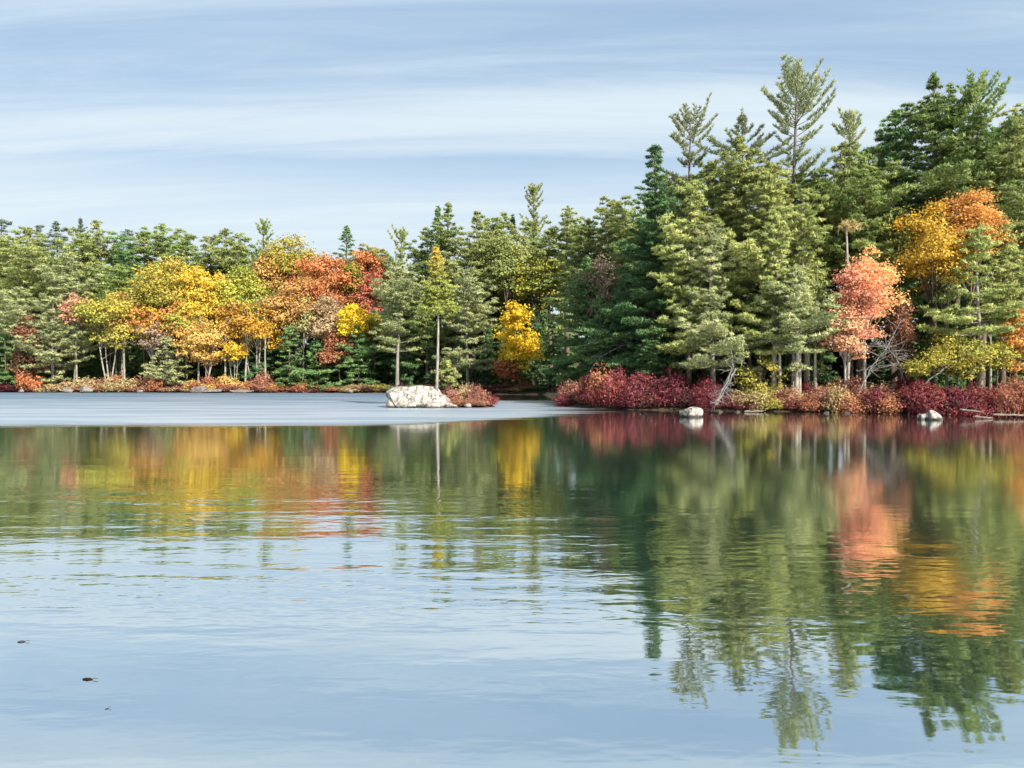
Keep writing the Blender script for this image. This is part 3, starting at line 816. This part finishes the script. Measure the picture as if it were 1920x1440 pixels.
# ---- fill: more trees of the same kinds standing deeper in the woods
SKY = np.array([(-400, 440), (0, 440), (200, 452), (400, 462), (560, 462), (680, 490), (720, 485), (780, 450), (850, 425), (1040, 440), (1100, 425), (1180, 410),
                (1240, 370), (1300, 350), (1400, 320), (1480, 345), (1560, 330), (1640, 270), (1700, 240), (1900, 240), (2600, 240)], float)
rgf = np.random.default_rng(11)
FAR_MARKS = ((-60, 'the frame edge'), (30, 'the long grey trunk'), (100, 'the shaggy pine'), (143, 'the salmon crown'), (205, 'the leaning stems'), (245, 'the dark gap'), (312, 'the young pine'),
             (384, 'the amber maple'), (430, 'the leaning trunk'), (476, 'the rust maple'), (545, 'the young hemlock'), (594, 'the tiered hemlock'), (660, 'the small yellow maple'),
             (745, 'the white boulders'), (818, 'the bare islet trunk'), (878, 'the islet shrubs'), (975, 'the tall yellow maple'), (1030, 'the cove'))
HEAD_MARKS = ((1045, 'the thicket tip'), (1130, 'the pale dead branch'), (1222, 'the dark spruce'), (1300, 'the pale boulder'), (1355, 'the grey snag'), (1420, 'the low maple'), (1462, 'the first trunk'),
              (1494, 'the paired trunks'), (1529, 'the stout trunk'), (1585, 'the pink boughs'), (1650, 'the silvery tangle'), (1700, 'the red brown tree'), (1750, 'the round boulder'), (1795, 'the lime maple'),
              (1823, 'the thick trunk'), (1856, 'the slim trunk'), (1905, 'the orange maple'))
TINT = {'plum': 'plum', 'burgundy': 'burgundy', 'claret': 'wine red', 'coral': 'coral', 'tan': 'tan', 'straw': 'straw coloured', 'rust': 'rust brown', 'redbrown': 'red brown',
        'redorange': 'fire red', 'apricot': 'amber', 'yolive': 'yellow olive', 'dark': 'dark green', 'green': 'green', 'gold': 'gold', 'orange': 'orange', 'ygreen': 'lime yellow', 'olive': 'olive', 'spruce': 'blackish green'}


HT_OF = {}


def between(px):
    marks = FAR_MARKS if px < 1042 else HEAD_MARKS
    lo = [n for x, n in marks if x <= px]
    hi = [n for x, n in marks if x > px]
    return f'between {lo[-1]} and {hi[0]}' if lo and hi else 'next to ' + (lo[-1] if lo else hi[0])

by = {k: [r for r in LIB if r[1] == k] for k in ('pine', 'hemlock', 'broad')}
by['broad'] = [r for r in by['broad'] if r[0].location.y > 100 and r[0]['category'] == 'maple tree' and r[2] > 12]


def fill(n, x0, x1, y0, y1, kinds, mats, label, group, hmin, hmax):
    for i in range(n):
        px, Y = rgf.uniform(x0, x1), rgf.uniform(y0, y1)
        if i % 2:
            px = x0 + (x1 - x0) * (i + .5) / n
        X = at(px, 0, Y)[0]
        if shore_dist(np.array([X]), np.array([Y]))[0] < 3:
            continue
        zg = float(land_z(np.array([X]), np.array([Y]))[0]) - .05
        top = float(np.interp(px, SKY[:, 0], SKY[:, 1])) + rgf.uniform(2, 40)
        H = min(at(px, top, Y)[1] - zg, rgf.uniform(hmin, hmax))
        if H < 2.5:
            continue
        kd = kinds[i % len(kinds)]
        root, _, h0, r0 = by[kd][int(rgf.integers(len(by[kd])))]
        c = copy_tree(root)
        c.location = (X, Y, zg)
        c.rotation_euler = (0, 0, rgf.uniform(0, 6.28))
        s = H / h0
        k = s if kd == 'broad' else min(s * 1.25, (.24 * H) / r0)
        c.scale = (k, k, s)
        mt = mats[int(rgf.integers(len(mats)))]
        HT_OF[c.name] = H
        c['label'], c['group'] = f'{TINT[mt]} {label} {between(px)}', group
        for ch in c.children:
            if ch.name.startswith('crown'):
                ch.material_slots[0].link = 'OBJECT'
                ch.material_slots[0].material = M[mt]


fill(34, -60, 720, 124, 150, ['pine'], ['green', 'olive', 'dark'], 'pine deep in the woods', 'pines deep in the far woods', 15, 26)
fill(20, 190, 715, 110, 120, ['broad'], ['gold', 'apricot', 'yolive', 'orange', 'ygreen', 'apricot'], 'maple in the far band', 'maples filling the far autumn band', 11, 15)
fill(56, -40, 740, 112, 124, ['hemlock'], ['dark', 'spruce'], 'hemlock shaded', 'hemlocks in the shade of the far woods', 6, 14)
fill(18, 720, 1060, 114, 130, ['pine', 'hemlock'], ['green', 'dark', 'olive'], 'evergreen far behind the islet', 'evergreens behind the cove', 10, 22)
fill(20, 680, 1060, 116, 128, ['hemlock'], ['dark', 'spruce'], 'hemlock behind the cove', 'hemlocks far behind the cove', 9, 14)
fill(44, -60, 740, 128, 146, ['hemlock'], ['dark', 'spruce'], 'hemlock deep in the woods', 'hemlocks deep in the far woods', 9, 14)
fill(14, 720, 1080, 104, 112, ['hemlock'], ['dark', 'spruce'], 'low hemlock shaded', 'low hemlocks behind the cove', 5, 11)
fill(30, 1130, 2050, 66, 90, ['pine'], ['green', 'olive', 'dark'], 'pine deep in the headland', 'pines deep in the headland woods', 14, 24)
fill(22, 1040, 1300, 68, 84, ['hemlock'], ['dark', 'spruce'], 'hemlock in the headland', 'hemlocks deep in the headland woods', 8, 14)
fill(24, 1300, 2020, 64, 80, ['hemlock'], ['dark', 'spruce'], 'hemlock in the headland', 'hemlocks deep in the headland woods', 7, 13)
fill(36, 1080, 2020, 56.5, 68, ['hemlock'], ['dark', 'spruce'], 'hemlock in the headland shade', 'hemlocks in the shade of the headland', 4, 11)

# ------------------------------------------------------------------ islet: mound, boulders, shrubs, the tall bare trunk
IX0, IX1, IY = at(728, 0, 58)[0], at(926, 0, 58)[0], 59.3
mb = MB()
rg = np.random.default_rng(5)
a = np.linspace(0, 2 * math.pi, 49)[:-1]
rings = []
for k, (rr, z) in enumerate(((1.12, -.7), (1.0, -.05), (.86, .25), (.6, .42), (.3, .5), (.02, .52))):
    wob = 1 + .06 * np.sin(a * 3 + 1) + .04 * np.sin(a * 7)
    rings.append(np.stack([(IX0 + IX1) / 2 + np.cos(a) * rr * wob * (IX1 - IX0) / 2 * .97, IY + np.sin(a) * rr * wob * 1.7, np.full(48, z)], -1))
V = np.concatenate(rings)
i, j = np.meshgrid(np.arange(5), np.arange(48), indexing='ij')
q = np.stack([i * 48 + j, i * 48 + (j + 1) % 48, (i + 1) * 48 + (j + 1) % 48, (i + 1) * 48 + j], -1).reshape(-1, 4)
mb.add(V, np.concatenate([q[:, [0, 1, 2]], q[:, [0, 2, 3]]]))
tag(mb.build('islet_ground', M['soil'], smooth=True), kind='structure')


def boulder(px, py_base, wpx, hpx, Y, label, group, mat='rock', depth=.8, seed=0, sink=.28, rz=0.0, cuts=14, tilt=0.0):
    wx = wpx / F_PX * Y / 2
    hz = hpx / F_PX * Y
    rg = np.random.default_rng(seed + int(px))
    m = make_boulder(rg, wx * 1.12, wx * depth, hz / (2 - 2 * sink) * 1.12, cuts)
    X, Z = at(px, py_base, Y)
    o = m.build('boulder', M[mat], None)
    o.location = (X, Y, Z + hz / 2 - sink * hz * .5)
    o.rotation_euler = (0, tilt, rz)
    tag(o, label, 'boulder', group)
    return o


G = 'white boulders on the islet'
for a_ in ((752, 763, 56, 28, 58.0, 'white boulder at the islet tip, facing open water', .85, 1),
           (757, 745, 60, 20, 58.9, 'white boulder on top of the heap above the islet tip', .9, 2),
           (797, 764, 56, 30, 57.9, 'broad white boulder in the middle of the islet heap', .7, 3),
           (786, 744, 58, 19, 58.8, 'round white boulder crowning the islet heap', .9, 4),
           (808, 740, 40, 14, 59.4, 'white slab at the top of the heap near the bare trunk', .9, 5),
           (826, 764, 36, 22, 57.9, 'sloping white boulder against the islet shrubs', .8, 6),
           (738, 764, 26, 16, 57.7, 'grey based small boulder lowest at the islet tip', .9, 7),
           (768, 766, 30, 13, 57.4, 'small pale stone wedged at the waterline of the heap', .8, 8),
           (846, 765, 28, 11, 57.6, 'low pale stone at the waterline below the islet shrubs', .8, 9),
           (812, 766, 30, 12, 57.3, 'flat pale stone at the waterline beneath the broad boulder', .8, 10),
           (877, 764, 14, 9, 57.6, 'tiny pale stone peeping from beneath the islet shrubs', .8, 11)):
    boulder(*a_[:6], G, depth=a_[6], seed=a_[7] * 31)
S2 = 'lone boulders off the headland'
boulder(1300, 782, 46, 17, 45, 'pale boulder in the water before the burgundy thicket', S2, 'rock', .9, 3, rz=.4, tilt=.12)
boulder(1281, 780, 14, 11, 45.3, 'small grey stone touching the pale boulder before the thicket', S2, 'rock_grey', .9, 4)
boulder(1750, 787, 34, 16, 42.4, 'round white boulder in the water near the drifting log', S2, 'rock', .9, 9, rz=.3)
boulder(1733, 786, 20, 9, 42.6, 'low white stone beside the round white boulder', S2, 'rock', .9, 12)
G3 = 'pale rocks on the far shore'
for px, w_, h_, lab in ((40, 10, 6, 'pale rock under the plum shrubs near the frame edge'), (128, 18, 8, 'flat pale rock below the pale green pine'), (162, 22, 11, 'largest pale rock below the leaning stems'),
                        (375, 30, 12, 'peaked pale ledge rock below the amber maple'), (398, 44, 6, 'long low ledge beside the peaked rock'), (452, 40, 5, 'flat tan rock shelf under the orange shrubs'),
                        (655, 12, 6, 'small pale rock under the dark hemlock'), (262, 12, 6, 'small rounded rock below the dark gap')):
    boulder(px, 736, w_, h_, 103.9 - (px > 600) * 2.5 - (px > 300) * .4, lab, G3, 'rock_grey', .8, px)
G4 = 'small stones along the headland'
for px, lab in ((1383, 'pale pebble stone under the straw shrubs'), (1350, 'grey stone under the fallen snag'), (1550, 'pale stone under the coral shrubs'), (1590, 'grey stone beneath the coral and burgundy shrubs meeting')):
    boulder(px, 775 + (px > 1500) * 2, 11, 5, 50.6 - (px > 1500) * 1.2, lab, G4, 'rock_dark', .8, px)

place_tree('pine_tree', 'pine tree', 'young', 818, 468, 59.2, 66, 592, 'larch', 'slender pine on the islet with long bare trunk and yellow top', None, 'bark_grey', zg=.42, base_bulge=.9, seed=4, girth=.55, grad=(.78, 1.0), dens=1.8)
place_tree('pine_tree', 'pine tree', 'young', 838, 680, 60.2, 42, 722, 'bright', 'bright green sapling pine behind the bare trunk on the islet', None, zg=.4, seed=9)

# ------------------------------------------------------------------ shrubs
SH = []
for k in range(7):
    rgs = np.random.default_rng(100 + k)
    st, lf = make_shrub(rgs, 2.0, 1.3 + .2 * (k % 3), n=1700, size=.155)
    SH.append((st.mesh('stems', M['bark_grey']), lf.mesh('foliage', M['coral']), 1.3 + .2 * (k % 3)))
SHF = []
for k in range(4):
    rgs = np.random.default_rng(200 + k)
    st, lf = make_shrub(rgs, 2.0, 1.5, n=760, size=.24, stems=20)
    SHF.append((st.mesh('stems', M['bark_grey']), lf.mesh('foliage', M['coral']), 1.5))


def shrub(X, Y, H, R, mat, label, group, k, lib=SH, zg=None):
    st, lf, r0 = lib[k % len(lib)]
    z = float(land_z(np.array([X]), np.array([Y]))[0]) - .05 if zg is None else zg
    root = tag(empty('shrub', (X, Y, z), k * 1.7), label, 'shrub', group)
    root.scale = (R / r0, R / r0, H / 2.0)
    HT_OF[root.name] = H
    for nm, me in (('stems', st), ('foliage', lf)):
        o = bpy.data.objects.new(nm, me)
        C.objects.link(o)
        o.parent = root
        if nm == 'foliage':
            o.material_slots[0].link = 'OBJECT'
            o.material_slots[0].material = M[mat]
    return root


def shore_y(X):
    """first land when walking away from the camera at this X"""
    ys = np.arange(38, 125, .25)
    d = shore_dist(np.full(ys.shape, X), ys)
    return float(ys[np.argmax(d > 0)])


rs = np.random.default_rng(3)
k = 0
# zones along the headland waterline: pixel range, foliage choices, top pixel, label, group
ZONES = ((1050, 1110, ['claret', 'claret', 'coral'], 712, 'claret shrub at the tip of the headland thicket', 9),
         (1100, 1215, ['claret', 'claret', 'claret', 'rust'], 694, 'wine red shrub in the large rounded headland thicket', 16),
         (1205, 1345, ['burgundy', 'plum', 'burgundy', 'claret'], 696, 'dark burgundy shrub between the rounded thicket and the grey snag', 17),
         (1345, 1395, ['claret', 'burgundy'], 742, 'low red shrub at the foot of the grey snag', 7),
         (1385, 1460, ['straw', 'tan', 'olive', 'yolive'], 716, 'straw coloured shrub between the snag and the coral thicket', 9),
         (1450, 1650, ['coral', 'coral', 'tan', 'burgundy', 'rust', 'straw'], 712, 'coral pink shrub beneath the row of pale trunks', 26),
         (1640, 1745, ['burgundy', 'claret', 'plum', 'rust', 'tan'], 718, 'burgundy shrub beneath the narrow red brown tree', 13),
         (1735, 1850, ['burgundy', 'plum', 'rust', 'claret', 'yolive'], 718, 'burgundy shrub behind the round white boulder', 14),
         (1840, 1960, ['rust', 'burgundy', 'claret'], 708, 'rust brown shrub behind the drifting log', 14))
for x0, x1, mats, top, lab, n in ZONES:
    for i in range(n):
        px = x0 + (x1 - x0) * (i + .5) / n + rs.uniform(-6, 6)
        row = i % 3
        X0 = at(px, 0, 52)[0]
        Y = shore_y(X0) + (.35, 1.6, 3.2)[row] + rs.uniform(-.2, .3)
        X = at(px, 0, Y)[0]
        if px < 1110:
            Y = max(Y, 57.5) if px > 1080 else 60.5 + row * 1.2
            X = at(px, 0, Y)[0] + .4
        zt = at(px, top + rs.uniform(-4, 14) + (16, 6, 0)[row], Y)[1]
        zg = float(land_z(np.array([X]), np.array([Y]))[0])
        H = max(.7, (zt - zg)) * rs.choice([.62, .8, .92, 1.0, 1.1, 1.22])
        mt = mats[int(rs.integers(len(mats)))]
        shrub(X, Y, H, rs.uniform(.95, 1.35) * (1.0 if row else .85), mt, f"{TINT[mt]} shrub {('by the water', 'on the mid bank', 'at the back')[row]} {between(px)}", 'shrubs along the headland bank', k)
        k += 1
# islet shrubs
for px, top, dy, mat, lab in ((845, 722, 0, 'coral', 'coral shrub at the boulder end of the islet'), (868, 712, .5, 'tan', 'tallest tan shrub of the islet'),
                              (888, 716, .3, 'coral', 'orange pink shrub in the middle of the islet clump'), (905, 728, .1, 'coral', 'coral shrub near the outer end of the islet'),
                              (920, 738, .2, 'claret', 'small red shrub at the outer tip of the islet'), (856, 740, -1.0, 'rust', 'low rusty shrub at the waterline of the islet'),
                              (880, 742, -1.0, 'coral', 'low coral shrub at the waterline of the islet'), (902, 746, -.9, 'coral', 'lowest pinkish shrub at the waterline of the islet'),
                              (832, 734, .2, 'mauve', 'thin mauve shrub beside the bare trunk')):
    Y = 59.0 + dy
    X = at(px, 0, Y)[0]
    shrub(X, Y, at(px, top, Y)[1] - .3, .78, mat, lab, 'shrubs on the islet', k, zg=.15)
    k += 1
# far shore shrubs
FZ = ((-10, 60, ['plum', 'burgundy', 'plum'], 712, 'plum coloured shore shrub under the dark evergreen of the far shore', 9),
      (40, 70, ['redorange'], 692, 'fire red shrub below the reddish brown tree', 3),
      (55, 125, ['plum', 'burgundy', 'tan'], 716, 'dark plum shrub under the pale green pine of the far shore', 8),
      (90, 180, ['straw', 'coral', 'tan'], 706, 'straw and pink shrub below the leaning pale stems', 12),
      (165, 300, ['coral', 'rust', 'coral', 'tan', 'straw'], 704, 'pinkish red shore shrub below the darkest gap', 18),
      (290, 360, ['coral', 'tan', 'rust'], 716, 'mixed pink and tan shrub around the young pine', 9),
      (350, 515, ['apricot', 'coral', 'rust', 'apricot'], 704, 'orange tan shore shrub beneath the row of pale trunks', 22),
      (505, 600, ['yolive', 'dark', 'rust'], 716, 'olive mounded shore shrub beneath the hemlocks', 10),
      (590, 690, ['rust', 'plum', 'tan', 'dark'], 714, 'dull brown shrub below the small vivid yellow maple', 12),
      (685, 730, ['yolive', 'plum'], 716, 'yellow olive shrub near the islet tip on the far shore', 5),
      (730, 940, ['plum', 'dark', 'burgundy'], 716, 'shaded plum shrub on the far shore behind the islet', 16),
      (930, 1000, ['coral', 'redorange', 'apricot'], 718, 'red orange shrub at the back of the cove', 8),
      (985, 1060, ['tan', 'dark', 'plum'], 728, 'low dull shrub at the dark corner of the cove', 7))
for x0, x1, mats, top, lab, n in FZ:
    for i in range(n):
        px = x0 + (x1 - x0) * (i + .5) / n + rs.uniform(-4, 4)
        row = i % 2
        Y = shore_y(at(px, 0, 102)[0])
        if px > 935:
            Y = 95.8
        Y += (.5, 2.4)[row] + rs.uniform(-.2, .3) + (1.2 if px > 935 else 0)
        X = at(px, 0, Y)[0]
        zt = at(px, top + rs.uniform(-4, 10) + (8, 0)[row], Y)[1]
        zg = float(land_z(np.array([X]), np.array([Y]))[0])
        mt = mats[int(rs.integers(len(mats)))]
        shrub(X, Y, max(.6, zt - zg) * rs.choice([.6, .8, 1.0, 1.25]), rs.uniform(1.0, 1.5), mt, f"{TINT[mt]} shrub {('by the water', 'at the back')[row]} {between(px)}", 'shrubs along the far bank', k, SHF)
        k += 1

# ------------------------------------------------------------------ leaf litter, grass and twigs on the banks: nobody could count it
def bank_grass():
    rg = np.random.default_rng(77)
    n = 26000
    X = np.concatenate([rg.uniform(-76, 8, n // 2), rg.uniform(4, 40, n // 2)])
    Y = np.concatenate([rg.uniform(94, 120, n // 2), rg.uniform(44, 72, n // 2)])
    d = shore_dist(X, Y)
    ok = (d > 1.5) & (d < 14) & (rg.random(n) < np.exp(-d / 7))
    X, Y = X[ok], Y[ok]
    P = np.stack([X, Y, land_z(X, Y) - .03], -1)
    mb = MB()
    tufts(mb, rg, P, np.tile([[0, 0, 1.0]], (len(P), 1)), .42, .10, 4, .7, rg.uniform(0, 1, len(P)))
    tag(mb.build('grass', M['tan']), 'dry tan grass and litter along the wooded banks', kind='stuff')


bank_grass()

# sand strip at the back of the cove
mb = MB()
xs = np.linspace(-2.5, 6.0, 30)
top_y = np.interp(xs, [-2.5, 0, 3, 6], [96.6, 97.2, 96.9, 94.6])
front = np.array([shore_y(x) for x in xs]) - .6
R_ = []
for f_ in np.linspace(0, 1, 6):
    yy = front + (top_y + .8 - front) * f_
    R_.append(np.stack([xs, yy, np.interp(f_, [0, .3, 1], [-.12, .12, .2]) + .06 * f_ + .02 * np.sin(xs * 3)], -1))
V = np.concatenate(R_)
i, j = np.meshgrid(np.arange(5), np.arange(29), indexing='ij')
a_ = (i * 30 + j).ravel()
mb.add(V, np.concatenate([np.stack([a_, a_ + 1, a_ + 31], 1), np.stack([a_, a_ + 31, a_ + 30], 1)]))
tag(mb.build('beach', M['sand'], smooth=True), kind='structure')


# ------------------------------------------------------------------ dead wood
def dead_tree(px, py, Y, pts, nbr, label, seed, r0=.11, bl=1.2, up=.5, name='dead_tree', droop=0.0):
    """a bare weathered stem (pixel path at distance Y) with bare branches"""
    rg = np.random.default_rng(seed)
    X, Z = at(px, py, Y)
    P = np.array([(at(a, b, Y)[0] - X, dy, at(a, b, Y)[1] - Z) for a, b, dy in pts])
    t = np.linspace(0, 1, len(P))
    q = np.linspace(0, 1, 14)
    C3 = np.stack([np.interp(q, t, P[:, i]) for i in range(3)], -1) + rg.normal(size=(14, 3)) * .03
    root = tag(empty(name, (X, Y, Z)), label, 'dead tree')
    tr, br = MB(), MB()
    tube(tr, C3, r0 * (1 - .8 * q) + .012, 7)
    for i in range(nbr):
        k = int(rg.integers(3, 13))
        d = unit(np.array([rg.normal(), rg.normal() * .6, up + rg.normal() * .4]))
        L = bl * rg.uniform(.4, 1.1)
        s = np.linspace(0, 1, 5)
        B = C3[k] + d * L * s[:, None] + np.array([0, 0, -droop]) * (s ** 2)[:, None] * L + rg.normal(size=(5, 3)) * .035 * s[:, None]
        tube(br, B, .022 * (1 - .75 * s) + .006, 4)
        for _ in range(2):
            e = unit(d + rg.normal(size=3) * .6)
            j = int(rg.integers(1, 4))
            tube(br, B[j] + e * L * .45 * s[:, None], .011 * (1 - .7 * s) + .004, 3)
    tr.build('trunk', M['bark_dead'], root, smooth=True)
    br.build('branches', M['bark_dead'], root)
    return root


dead_tree(1372, 770, 50.5, [(1335, 756, -1.0), (1352, 728, -.5), (1368, 705, 0), (1376, 680, .3), (1374, 655, .5)], 26, 'grey weathered snag with bare branches leaning over red shrubs', 4, .05, 1.0, -.5, droop=.3)
dead_tree(1345, 765, 49.9, [(1385, 690, .6), (1366, 722, .2), (1350, 745, -.2), (1338, 758, -.6)], 12, 'bleached fallen bough resting against the weathered snag', 8, .035, .8, -.4)
dead_tree(1690, 735, 51.6, [(1712, 725, 0), (1690, 690, 0), (1672, 660, 0), (1655, 640, .3)], 30, 'silvery bare tangle of a dead tree under the salmon maple', 12, .05, 1.6, .25, droop=.2)
dead_tree(1625, 735, 51.2, [(1612, 735, 0), (1632, 690, 0), (1660, 655, 0), (1692, 600, .3)], 24, 'silvery dead bough sweeping up beside the salmon maple', 15, .04, 1.4, .2)
dead_tree(1105, 700, 62.5, [(1100, 700, 0), (1130, 668, 0), (1165, 648, 0), (1180, 640, .3)], 16, 'pale dead branch reaching across the dark hemlocks', 21, .06, 1.2, .1)
dead_tree(1742, 720, 50.4, [(1735, 720, 0), (1770, 690, 0), (1806, 668, 0), (1815, 655, 0)], 8, 'thin grey bough leaning towards the thick pale trunk', 25, .05, .8, .3)


def broken_pole():
    Y = 54.6
    X, Z = at(1588, 540, Y)
    zg = float(land_z(np.array([X]), np.array([Y]))[0])
    H = at(0, 425, Y)[1] - zg
    root = tag(empty('dead_tree', (X, Y, zg)), 'bare pale pole of a dead pine topped by a tan dry clump', 'dead tree')
    tr, cr = MB(), MB()
    q = np.linspace(0, 1, 10)
    tube(tr, np.stack([.15 * np.sin(q * 4), 0 * q, H * q], -1), .13 * (1 - .45 * q), 8)
    tr.build('trunk', M['bark_pale'], root, smooth=True)
    rg = np.random.default_rng(4)
    n = 120
    P = np.stack([rg.normal(size=n) * .36 + .15, rg.normal(size=n) * .3, H + rg.normal(size=n) * .17], -1)
    tufts(cr, rg, P, rg.normal(size=(n, 3)) + np.array([0, 0, .2]), .42, .06, 5, .9, rg.uniform(0, 1, n))
    cr.build('dry_clump', M['straw'], root)


broken_pole()


def log(px0, py0, px1, py1, Y0, Y1, r, label):
    a, b = at(px0, py0, Y0), at(px1, py1, Y1)
    q = np.linspace(0, 1, 9)
    rg = np.random.default_rng(int(px0))
    A, B = np.array([a[0], Y0, a[1]]), np.array([b[0], Y1, b[1]])
    mid = (A + B) / 2
    mb = MB()
    P = A + (B - A) * q[:, None] - mid + rg.normal(size=(9, 3)) * r * .25
    rad = r * (1 - .35 * q)
    rad[0] *= .55
    rad[-1] *= .4
    tube(mb, P, rad, 8)
    for k in (2, 5):
        s = np.linspace(0, 1, 3)[:, None]
        tube(mb, P[k] + np.array([[.1, 0, .32]]) * s, r * .3 * (1 - .6 * s[:, 0]), 5)
    o = mb.build('fallen_log', M['wood'], smooth=True)
    o.location = mid
    tag(o, label, 'log', 'driftwood along the headland')


log(1828, 781, 1864, 784, 43.2, 43.0, .06, 'short pale log lying low at the waterline')
log(1862, 777, 1925, 778, 43.9, 43.6, .07, 'long grey log afloat at the frame edge')
log(1800, 767, 1846, 773, 44.9, 44.4, .06, 'slanting pale log poking out of the rust shrubs')
log(1395, 772, 1432, 771, 50.4, 50.3, .07, 'pale log lying on the bank below the straw shrubs')


# ------------------------------------------------------------------ leaves afloat on the near water
def floating_leaf(px, py, size, rz, label, curl=.35, twig=False):
    Y = CAM_H / (py - HORIZON) * F_PX
    X = (px - 960) / F_PX * Y
    n = 9
    uu = np.linspace(-1, 1, n)
    wd = .42 * np.sqrt(np.clip(1 - uu ** 2, 0, 1)) * (1 + .3 * np.sin(uu * 9))
    V = []
    for thick in (0, .018):
        for k in (-1, -.4, 0.4, 1):
            V.append(np.stack([uu, k * wd, curl * .22 * (1 - uu ** 2) - .10 * k * k + thick + .06], -1) * size / 2)
    V = np.concatenate(V)
    F = []
    for l in (0, 1):
        for i in range(3):
            for j in range(n - 1):
                a = (l * 4 + i) * n + j
                F += [(a, a + 1, a + n + 1), (a, a + n + 1, a + n)]
    root = tag(empty('floating_leaf', (X, Y, .002), rz), label, 'leaf', 'leaves afloat on the lake')
    mb = MB()
    mb.add(V, F)
    mb.build('blade', M['plum'], root)
    st = MB()
    s = np.linspace(0, 1, 5)
    tube(st, np.stack([size * (.5 + .45 * s), .02 * size * np.sin(s * 3), .01 + .02 * size * s], -1), np.full(5, .004), 4)
    st.build('stem', M['bark'], root)


M['plum'] = leaf_mat('leaf_sodden', (.012, .008, .006), (.03, .018, .012), 0.0, 0.0)
floating_leaf(36, 1206, .075, .1, 'dark curled leaf with stem, farthest out of the three afloat', .9)
floating_leaf(160, 1277, .10, -.15, 'long dark arched leaf afloat on open water', .5)
floating_leaf(196, 1333, .03, .6, 'tiny dark speck of leaf, closest of the three afloat', .6)


# where two or three things in a row would read alike, their height tells them apart
same = {}
for nm in HT_OF:
    same.setdefault((bpy.data.objects[nm]['label'], bpy.data.objects[nm]['group']), []).append(nm)
for (lab, _g), nms in same.items():
    if len(nms) in (2, 3) and len(lab.split()) < 16:
        nms.sort(key=lambda a: HT_OF[a])
        for nm, w_ in zip(nms, ('lower', 'taller') if len(nms) == 2 else ('lowest', 'middling', 'tallest')):
            bpy.data.objects[nm]['label'] = w_ + ' ' + lab
